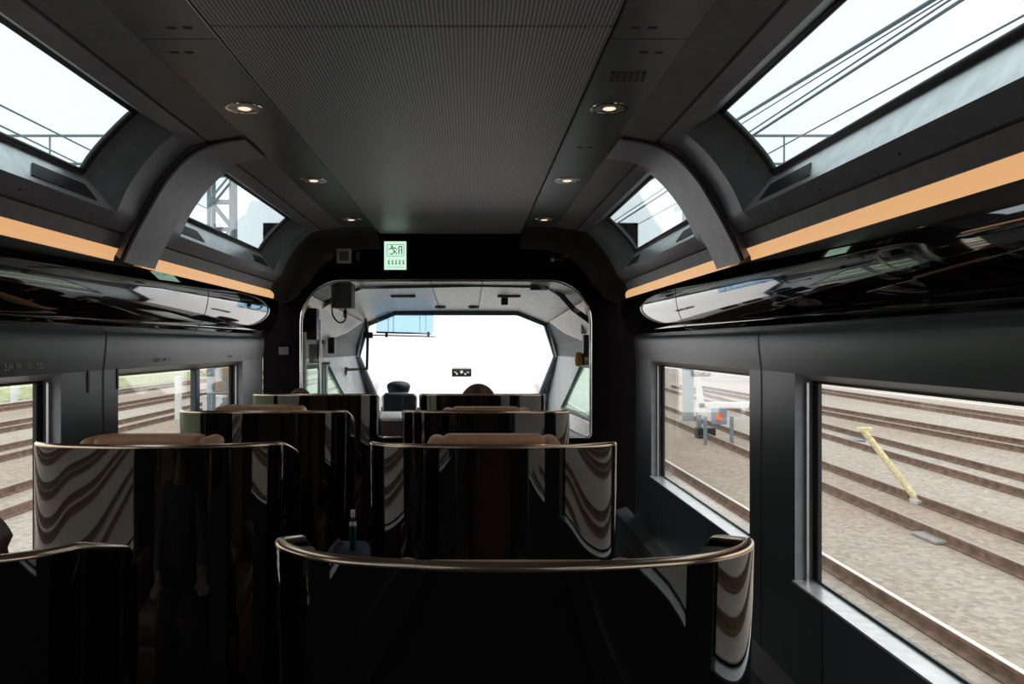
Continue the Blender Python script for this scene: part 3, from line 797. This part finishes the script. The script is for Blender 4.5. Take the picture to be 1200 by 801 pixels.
# dark arched header frame inside the cab
hdr = MB()
pts = [px(353, 380, 7.0), px(372, 362, 7.0), px(397, 345, 7.0), px(425, 335.5, 7.0), px(560, 333, 7.0), px(640, 334.5, 7.0), px(657, 345, 7.0), px(672, 362, 7.0), px(694, 378, 7.0)]
hdr.tube(pts, .026, 6); hdr.build('trim_91', 'cabgrey', kind='structure')

def slab(name, x0, x1, y0, y1, d, dep, mtl, label, cat, group=None, r=.006):
    a = px(x0, y0, d); b = px(x1, y1, d)
    o = MB().rbox(a.x, b.x, d, d+dep, b.z, a.z, r, 2).build(name, mtl); pin(o, (a.x, d, b.z)); return tag(o, label, cat, group)
# ceiling fittings
for x0, x1, lab in ((458, 487, 'slim dark vent slot in the pale cab ceiling above the blue visor'), (583, 610, 'slim dark vent slot in the pale cab ceiling above the grey camera box')):
    c = px((x0+x1)/2, 346, 7.55); t = (7.55-6.27)/2.33; z = cabpt(0, t, 1).z
    wd = (x1-x0)*7.55/933/2
    o = MB().rbox(c.x-wd, c.x+wd, 7.5, 7.62, z-.02, z+.003, .008, 2).build('cab_vent', 'gbox'); pin(o, (c.x, 7.55, z)); tag(o, lab, 'vent', 'cab ceiling vents')
for x, lab in ((516, 'small round ceiling lamp of the cab nearer the blue visor'), (555, 'small round ceiling lamp of the cab nearer the centre')):
    y = 8.25; t = (y-6.27)/2.33; z = cabpt(0, t, 1).z; c = px(x, 356, y)
    e = empty('cab_lamp', (c.x, y, z-.001), label=lab, cat='lamp', group='cab ceiling lamps')
    MB().lathe([(.055, .002), (.058, -.01), (.04, -.022)], n=20).build('bezel', 'gbox', e, smooth=40)
    MB().lathe([(.038, -.021), (.02, -.03), (.002, -.032)], n=16).build('lens', 'white', e, smooth=60)
    L = bpy.data.lights.new('cab_light', 'SPOT'); L.energy = 32.; L.color = (1, .97, .93); L.spot_size = R(168); L.spot_blend = .8; L.shadow_soft_size = .04
    lo2 = bpy.data.objects.new('cab_light', L); COL.objects.link(lo2); lo2.location = (0, 0, -.05); lo2.parent = e
c = px(591.5, 352, 7.62); zc = cabpt(0, (7.62-6.27)/2.33, 1).z
o = MB().rbox(c.x-.032, c.x+.032, 7.63, 7.72, c.z-.04, zc+.004, .006, 2).build('camera_box', 'gbox'); pin(o, c); tag(o, 'small grey camera box under the cab ceiling vent', 'camera')
slab('ceiling_box', 622, 643, 332, 339.5, 6.9, .1, 'desk', 'small dark brown box at the header of the cab', 'box')
e = empty('hanging_hook', px(662, 327, 6.5), label='short black hook hanging inside the corner of the cab opening', cat='hook')
MB().tube([(0, 0, .12), (0, 0, -.02), (.004, 0, -.03)], .006, 8).build('rod', 'blackp', e); MB().lathe([(.002, -.055), (.016, -.045), (.016, -.03), (.004, -.02)], n=12).build('weight', 'blackp', e)
# sun visor with its arm
vd = 8.45
e = empty('sun_visor', px(473, 392, vd), label='translucent blue sun visor at the upper edge of the windscreen', cat='sun visor')
def vp(x, y, d=vd): return px(x, y, d)-Vector(e.location)
a, b = vp(440.5, 390), vp(508, 364)
MB().box(a.x, b.x, -.004, .004, a.z, b.z).build('panel', 'gvisor', e)
MB().tube([vp(432, 392.3), vp(510, 394.2)], .007, 8).build('rod', 'blackp', e)
MB().tube([vp(441, 389.2), vp(506, 390.8)], .011, 6).build('lower_edge', 'cabframe', e)
for x in (453, 502): MB().rbox(vp(x-1.5, 0).x, vp(x+1.5, 0).x, -.012, .012, vp(0, 395).z, vp(0, 388.5).z, .002, 1).build('bracket', 'blackp', e)
for x in (455, 461, 492, 499): MB().box(vp(x-.3, 0).x, vp(x+.3, 0).x, -.006, .006, vp(0, 389).z, vp(0, 365).z).build('support_wire', 'cabframe', e)
MB().tube([vp(427, 365), vp(430, 385), vp(431, 393), vp(430, 432), vp(404, 433)], .016, 8).build('arm', 'blackp', e, smooth=60)
MB().rbox(vp(426, 0).x, vp(437, 0).x, -.03, .03, vp(0, 396).z, vp(0, 389).z, .008, 2).build('joint', 'blackp', e, smooth=50)
q = [vp(401, 430), vp(408, 430), vp(406, 440)]; MB().prism([p+Vector((0, -.02, 0)) for p in q], (0, .05, 0)).build('mount', 'blackp', e)
# device on the windscreen
yw = 9.19; c = px(541, 435.5, yw)
e = empty('windscreen_device', c, label='small black rectangular device with white marks on the windscreen', cat='device')
e.rotation_euler = (R(-48)*0, 0, 0)
MB().rbox(-.112, .112, -.02, .012, -.055, .055, .008, 2).build('housing', 'blackp', e, smooth=50)
mk = MB(); mk.lathe([(.018, -.003), (.018, 0)], (0, -.0205, .0), 14, 'Y'); mk.lathe([(.012, -.003), (.012, 0)], (-.055, -.0205, -.022), 12, 'Y'); mk.lathe([(.012, -.003), (.012, 0)], (.042, -.0205, -.024), 12, 'Y')
mk.box(-.085, -.06, -.0235, -.02, -.01, .004); mk.box(.06, .085, -.0235, -.02, -.012, .002); mk.box(.075, .087, -.0235, -.02, .03, .04)
mk.build('markings', 'white', e)
MB().rbox(-.03, .03, .008, .06, -.03, .04, .008, 2).build('mount', 'blackp', e)
# wipers outside
for x, y0, y1, lab in ((441, 424, 470, 'thin upright wiper on the windscreen near the driver'), (629.5, 423, 470, 'thin upright wiper on the windscreen away from the driver')):
    e = empty('windscreen_wiper', px(x, 445, 9.35), label=lab, cat='wiper', group='windscreen wipers'); L = Vector(e.location)
    MB().tube([px(x, y0, 9.2)-L, px(x, y1, 9.62)-L], .006, 6).build('blade', 'steel', e)
    MB().tube([px(x+(4 if x < 500 else -4), 447, 9.42)-L, px(x, 452, 9.46)-L, px(x, y1, 9.64)-L], .009, 6).build('arm', 'steel', e)
# driver's seat and desk
e = empty('driver_seat', (-.53, 7.72, 0), label='dark driver\'s seat in front of the windscreen, driver sitting in it', cat='seat')
MB().rbox(-.16, .16, -.06, .02, .44, 1.03, .03, 3).build('backrest', 'navy', e, smooth=50)
MB().rbox(-.23, .23, -.03, .45, .24, .36, .04, 3).build('seat_cushion', 'navy', e, smooth=50)
b = MB().lathe([(.2, 0), (.2, .03), (.07, .06), (.07, .25)], (0, .2, 0), 20); b.build('pedestal', 'blackp', e, smooth=40)
MB().tube([(-.16, -.07, .5), (-.165, -.07, 1.0), (-.13, -.07, 1.035), (.13, -.07, 1.035), (.165, -.07, 1.0), (.16, -.07, .5)], .007, 8).build('piping', 'alu', e, smooth=60)
e = empty('control_desk', (0, 8.9, 0), label='dark brown control desk below the windscreen', cat='desk')
MB().rbox(-1.0, 1.0, -.35, .55, .62, .70, .02, 2).build('desk_top', 'desk', e, smooth=50); MB().rbox(-.95, .95, -.25, .55, 0, .63, .02, 2).build('desk_body', 'desk', e, smooth=50)
for x in (-.5, -.2): MB().rbox(x-.12, x+.12, .0, .05, .70, .80, .01, 2).build('screen', 'blackp', e, smooth=50)
e = empty('low_cabinet', (-.68, 6.8, 0), label='low dark brown cabinet with a bright white top behind the driver', cat='cabinet')
MB().rbox(-.34, .36, -.32, .32, 0, .88, .01, 2).build('cabinet_body', 'desk', e, smooth=50)
MB().rbox(-.35, .37, -.33, .33, .88, .905, .006, 2).build('white_top', 'white', e, smooth=50, label='white top')
# equipment on the cab's near walls
slab('equipment_box', 388, 412, 331, 360.5, 6.55, .2, 'gbox', 'dark grey box hanging in the upper corner of the cab opening', 'box')
e = empty('cable', px(398, 372, 6.6), label='black cable looping below the hanging grey box', cat='cable'); L = Vector(e.location)
MB().tube([p-L for p in catmull([px(389, 359, 6.6), px(390, 369, 6.6), px(396, 377, 6.6), px(402, 377, 6.6), px(405, 372, 6.6), px(404.5, 359, 6.6)], 5)], .007, 8).build('cord', 'blackp', e, smooth=60)
MB().rbox(-.0, .03, -.015, .015, -.005, .055, .005, 2).build('plug', 'blackp', e).location = px(402.5, 371, 6.6)-L
slab('equipment_cabinet', 354, 371, 361, 398, 6.62, .12, 'blackp', 'tall black cabinet at the edge of the cab opening beside the silver pole', 'cabinet')
slab('document_box', 362, 377, 403, 425, 6.9, .08, mat('cream_card', (.5, .5, .42), .6), 'cream box of papers below the black cabinet in the cab', 'box')
a = px(374, 330, 6.85)
o = MB().tube([(a.x, 6.85, .0), (a.x, 6.85, CZ+.22)], .017, 12).build('grab_pole', 'trimc', smooth=60); pin(o, (a.x, 6.85, 0)); tag(o, 'silver upright grab pole inside the cab opening', 'pole')
o = MB().tube([(px(354.5, 0, 6.35).x+.01, 6.36, .0), (px(354.5, 0, 6.35).x+.01, 6.36, CZ+.1)], .02, 12).build('grab_pole', 'white', smooth=60); pin(o, (px(354.5, 0, 6.35).x+.01, 6.36, 0)); tag(o, 'white upright pole right at the edge of the cab opening', 'pole')
cu = MB(); rows = []
for k in range(25):
    t = k/24; x = px(374+t*10, 0, 7.3).x; y = 7.3+.03*math.sin(t*6*math.pi); rows.append([(x, y, CZ-.18), (x, y+.01, CZ-.9)])
cu.grid(rows); cu.grid([[(x, y+.006, z) for x, y, z in r] for r in rows])
o = cu.build('cab_curtain', mat('pale_blue_cloth', (.8, .84, .9), .8), smooth=80); pin(o, (px(378, 0, 7.3).x, 7.3, CZ-.9)); tag(o, 'pale gathered curtain hanging beside the cab side window', 'curtain')
slab('curtain_rail', 372, 386, 424, 427, 7.28, .06, 'gbox', 'short grey rail holding the gathered cab curtain', 'rail', r=.003)
o = slab('handset_panel', 384, 392, 395, 414, 7.6, .06, 'blackp', 'small black handset on the cab wall near the visor arm mount', 'handset')
# opposite side: lamp and box by the aisle-side wall
e = empty('amber_lamp', px(678.5, 421, 7.0), label='amber yellow cylinder lamp hanging by the green cab window', cat='lamp')
MB().lathe([(.012, .065), (.034, .05), (.038, .0), (.034, -.05), (.015, -.062)], n=20).build('lens', 'orange', e, smooth=50)
MB().rbox(.01, .036, -.02, .02, -.01, .05, .006, 2).build('holder', 'gbox', e)
slab('fuse_box', 684, 692.5, 392, 428, 6.95, .1, 'gbox', 'narrow dark grey box on the cab wall beside the amber lamp', 'box')
slab('wall_panel_board', 681, 688, 362, 391, 7.3, .05, 'white', 'pale upright panel on the cab wall above the amber lamp', 'panel')

# ---------------------------------------------------------------- outside
GZ = -1.15; RT = GZ+.15
MB().box(-160, 160, -120, 260, GZ-.3, GZ).build('ground', 'ballast', kind='structure')
def rail_mesh(a, b, name, par, top='railtop'):
    a = Vector(a); b = Vector(b); d = (b-a).normalized(); q = Vector((-d.y, d.x, 0)); o = Vector(par.location)
    prof = [(-.07, GZ-.01), (.07, GZ-.01), (.07, GZ+.02), (.012, GZ+.04), (.012, RT-.04), (.034, RT-.03), (.034, RT), (-.034, RT), (-.034, RT-.03), (-.012, RT-.04), (-.012, GZ+.04), (-.07, GZ+.02)]
    m = MB(); m.prism([Vector((a.x, a.y, 0))+q*u+Vector((0, 0, z))-o for u, z in prof], Vector((b.x-a.x, b.y-a.y, 0)))
    r = m.build(name, 'rail', par)
    t = MB(); t.prism([Vector((a.x, a.y, 0))+q*u+Vector((0, 0, z))-o for u, z in ((-.028, RT), (.028, RT), (.028, RT+.004), (-.028, RT+.004))], Vector((b.x-a.x, b.y-a.y, 0)))
    t.build('running_surface', top, r)
def track(p, q, lab, y0=-25, y1=80, gauge=1.07, top='railtop'):
    p = Vector(p); q = Vector(q); d = (q-p); d.z = 0; d.normalize()
    a = p+d*((y0-p.y)/d.y); b = p+d*((y1-p.y)/d.y); n_ = Vector((d.y, -d.x, 0))*gauge
    e = empty('railway_track', ((a.x+b.x)/2, (a.y+b.y)/2, GZ), label=lab, cat='railway track', group='railway tracks')
    rail_mesh(a, b, 'rail', e, top); rail_mesh(a+n_, b+n_, 'rail', e, top)
track((CX+3.15, 0, RT), (CX+3.15, 10, RT), 'track right beside the train, its bright rail along the bottom of the big aisle-side window', top='railbright')
track(pg(956.5, 537, RT), pg(1182, 616.5, RT), 'nearest slanting dark brown track, crossed by the yellow pole', -12, 50)
track(pg(1030.6, 512, RT), pg(1200, 554.6, RT), 'slanting brown track just beyond the top end of the yellow pole', -12, 50)
track(pg(953.7, 473.6, RT), pg(1200, 514.8, RT), 'brown track second from the top of the big aisle-side window', -12, 50)
track(pg(1058, 468, RT), pg(1200, 488, RT), 'farthest brown track at the top of the big aisle-side window', -12, 50)
for x, lab in ((-8.2, 'nearest track outside the windows by the seats'), (-11.75, 'second track outside the windows by the seats'), (-15.2, 'third track outside the windows by the seats'), (-19.8, 'farthest track, next to the grass strip')):
    track((CX+x, 0, RT), (CX+x, 10, RT), lab)
o = MB().box(-60, -21.5, -30, 75, GZ, GZ+.05).build('grass_strip', 'grass'); pin(o, (-40, 20, GZ)); tag(o, 'yellow-green grass strip beyond the farthest track', 'grass', kind='stuff')
# overhead line gantry with lattice mast
gy = 28.
e = empty('line_gantry', (-7.4, gy, GZ), label='grey steel gantry with lattice mast spanning the tracks ahead', cat='gantry'); L = Vector(e.location)
def truss(a, b, off, n, r=.05, rr=.03):
    m = MB(); a = Vector(a)-L; b = Vector(b)-L; off = Vector(off)
    m.tube([a, b], r, 6); m.tube([a+off, b+off], r, 6)
    for k in range(n+1):
        p = a.lerp(b, k/n); m.tube([p, p+off], rr, 5)
        if k < n: m.tube([p+(off if k % 2 else off*0), a.lerp(b, (k+1)/n)+(off*0 if k % 2 else off)], rr, 5)
    return m
x0 = CX+(245-552)*gy/933; x1 = CX+(271-552)*gy/933
zt = CZ+245*gy/933; zb = CZ+212*gy/933
m = truss((x0, gy, GZ), (x0, gy, zt+.6), (x1-x0, 0, 0), 11, .075, .045); m2 = truss((x0, gy+.5, GZ), (x0, gy+.5, zt+.6), (x1-x0, 0, 0), 11, .075, .045)
m.raw(m2.v, m2.f); m.build('lattice_mast', 'steel', e)
m = MB(); a = CX-16.8; b = CX+13.
m.tube([Vector((a, gy, zt))-L, Vector((b, gy, zt))-L], .05, 6); m.tube([Vector((a, gy, zb))-L, Vector((b, gy, zb))-L], .05, 6)
for k in range(16): p = Vector((a+(b-a)*k/15, gy, zb))-L; m.tube([p, p+Vector((0, 0, zt-zb))], .035, 5)
m.build('crossbeam', 'steel', e)
pr = px(806, 507, gy)
MB().box(pr.x-.16-L.x, pr.x+.16-L.x, -.16, .16, 0, zt-GZ).build('post', 'steel', e)
# wires
def wire(p, q, r, lab, ext=3.):
    p = Vector(p); q = Vector(q); d = (q-p)
    a = p-d*ext*.4; b = q+d*ext
    o = MB().tube([a, p, q, b], r, 6).build('overhead_wire', 'wire', smooth=60); pin(o, p); tag(o, lab, 'overhead wire', 'overhead wires')
wire(px(1085, 5, 10.5), px(848, 150, 17), .032, 'upper of the thick overhead wires seen through the skylight over the aisle')
wire(px(1098, 4, 10.5), px(858, 152, 17), .012, 'thin overhead wire just under the uppermost thick one over the aisle skylight')
wire(px(1113, 0, 10.5), px(870, 160, 17), .016, 'third overhead wire down, upper of a close pair in the aisle skylight')
wire(px(1127, 0, 10.5), px(874, 164, 17), .026, 'lower thick overhead wire of the close pair in the aisle skylight')
wire(px(1200, 18, 9.), px(893, 184, 17), .014, 'lone thin overhead wire lowest in the aisle skylight')
wire(px(0, 123, 9.), px(120, 183, 13), .012, 'upper thin overhead wire in the skylight above the window-side seats')
wire(px(0, 147, 9.), px(105, 198, 13), .012, 'lower thin overhead wire in the skylight above the window-side seats')
# trackside things, aisle side
b = px(816, 507, 23.)
e = empty('trackside_marker', px(842, 523, 21.) if False else pg(842, 521, GZ), label='orange and blue square sign on two thin legs beside the gantry post', cat='sign'); d_ = e.location.y; k_ = d_/933
for dx in (-.35, .35): MB().box(dx-.04, dx+.04, -.04, .04, 0, 33*k_).build('leg', 'steel', e)
MB().rbox(-9*k_, 9*k_, -.06, -.02, 24*k_, 42*k_, .03, 2).build('board', 'signbl', e); MB().rbox(-4.5*k_, 4.5*k_, -.075, -.055, 28*k_, 38*k_, .02, 2).build('centre', 'signor', e)
e = empty('signal_bracket', pg(820, 513, GZ), label='white tapered bracket board with side arm beside the gantry post', cat='bracket'); k_ = e.location.y/933
q = [(-2*k_, 0, 27*k_), (8*k_, 0, 27*k_), (-1*k_, 0, 82*k_), (-4*k_, 0, 82*k_)]; MB().prism(q, (0, .12, 0)).build('tapered_board', 'white', e)
MB().rbox(-2*k_, 58*k_, 0, .12, 34*k_, 42*k_, .03, 2).build('side_arm', 'white', e)
MB().box(-.06, .06, .02, .1, 0, 30*k_).build('stand', 'steel', e); MB().rbox(-.1, .42, -.15, .2, 0, .3, .03, 2).build('foot_box', 'blackp', e)
a = pg(822, 432+12, GZ); b = pg(873, 432+15, GZ)
o = MB().prism([Vector((a.x, 58, GZ)), Vector((a.x+9, 58, GZ)), Vector((a.x+9, 58, GZ+1.1)), Vector((a.x, 58, GZ+1.1))], (0, 14, 0)).build('low_shed', 'concrete'); pin(o, (a.x, 58, GZ)); tag(o, 'low white shed at the far side of the yard', 'shed')
# yellow pole
a = pg(1078, 590, GZ); e = empty('yellow_pole', a, label='faded yellow slanting pole standing by the nearest slanting track', cat='pole')
tp = px(1011, 503, a.y+.4)-a
MB().tube([(0, 0, 0), tp], .055, 10).build('tube', 'yellow', e, smooth=60)
MB().rbox(-.12, .12, -.12, .12, -.01, .08, .02, 2).build('foot', 'concrete', e); MB().rbox(tp.x-.09, tp.x+.16, tp.y-.06, tp.y+.06, tp.z-.04, tp.z+.04, .02, 2).build('head_plate', 'yellow', e)
for (x, y, sx, lab, mm) in ((995, 516, 14, 'low grey cable box lying beyond the yellow pole', 'steel'), (1095, 632, 14, 'grey stone slab in the ballast below the yellow pole', 'stone')):
    c = pg(x, y, GZ); w_ = sx*c.y/933
    o = MB().rbox(-w_, w_, -.3, .3, 0, .05, .02, 2).build('cable_box' if 'box' in lab else 'stone_slab', mm); o.location = c; tag(o, lab, 'box' if 'box' in lab else 'slab')
# trackside things, window-seat side
c = pg(209, 492, GZ); o = MB().rbox(-.1, .1, -.1, .1, 0, 1.55, .02, 2).build('marker_post', 'white'); o.location = c; tag(o, 'slim white marker post seen before the window mullion', 'post')
c = pg(249, 483.8, GZ); e = empty('relay_cabinet', c, label='white trackside cabinet seen past the window mullion', cat='cabinet'); k_ = c.y/933
MB().rbox(-9*k_, 9*k_, -.3, .3, .05, 19*k_, .03, 2).build('housing', 'white', e); MB().box(-10*k_, 10*k_, -.34, .34, 19*k_, 20.5*k_).build('lid', 'white', e); MB().box(-8*k_, 8*k_, -.26, .26, 0, .06).build('plinth', 'concrete', e)
c = pg(268, 461.5, GZ); o = MB().rbox(-.6, .6, -.5, .5, 0, 2.6, .06, 2).build('brick_hut', 'bark'); o.location = c; tag(o, 'tan brown hut at the far end of the mullioned window', 'hut')
c = pg(161, 471, GZ)
o = MB().rbox(-.12, .12, -.12, .12, 0, 1.5, .03, 2).build('marker_post', 'white'); o.location = pg(17, 474, GZ); tag(o, 'short white post by the grass in the nearer window', 'post')

# ---------------------------------------------------------------- sky, camera, view
wd = bpy.data.worlds.new('World'); S.world = wd; wd.use_nodes = True
nt = wd.node_tree; bg = nt.nodes['Background']
tc = nt.nodes.new('ShaderNodeTexCoord'); nz = nt.nodes.new('ShaderNodeTexNoise'); nz.inputs['Scale'].default_value = 2.2; nz.inputs['Detail'].default_value = 3
rp = nt.nodes.new('ShaderNodeValToRGB'); rp.color_ramp.elements[0].position = .3; rp.color_ramp.elements[1].position = .7
rp.color_ramp.elements[0].color = (.92, .96, .98, 1); rp.color_ramp.elements[1].color = (1, 1, 1, 1)
nt.links.new(tc.outputs['Generated'], nz.inputs['Vector']); nt.links.new(nz.outputs['Fac'], rp.inputs[0]); nt.links.new(rp.outputs[0], bg.inputs['Color'])
bg.inputs['Strength'].default_value = 1.45
cam = bpy.data.cameras.new('Camera'); co = bpy.data.objects.new('Camera', cam); COL.objects.link(co)
co.location = (CX, 0, CZ); co.rotation_euler = (R(90), 0, 0); cam.sensor_width = 36; cam.lens = 933*36/1200
cam.shift_x = .04; cam.shift_y = .0029; cam.clip_start = .05; cam.clip_end = 1000
S.camera = co
S.view_settings.view_transform = 'Standard'; S.view_settings.look = 'None'; S.view_settings.gamma = 1; S.view_settings.use_curve_mapping = False
S.view_settings.exposure = .32
S.cycles.max_bounces = 10; S.cycles.transparent_max_bounces = 16; S.cycles.glossy_bounces = 6; S.cycles.sample_clamp_indirect = 4
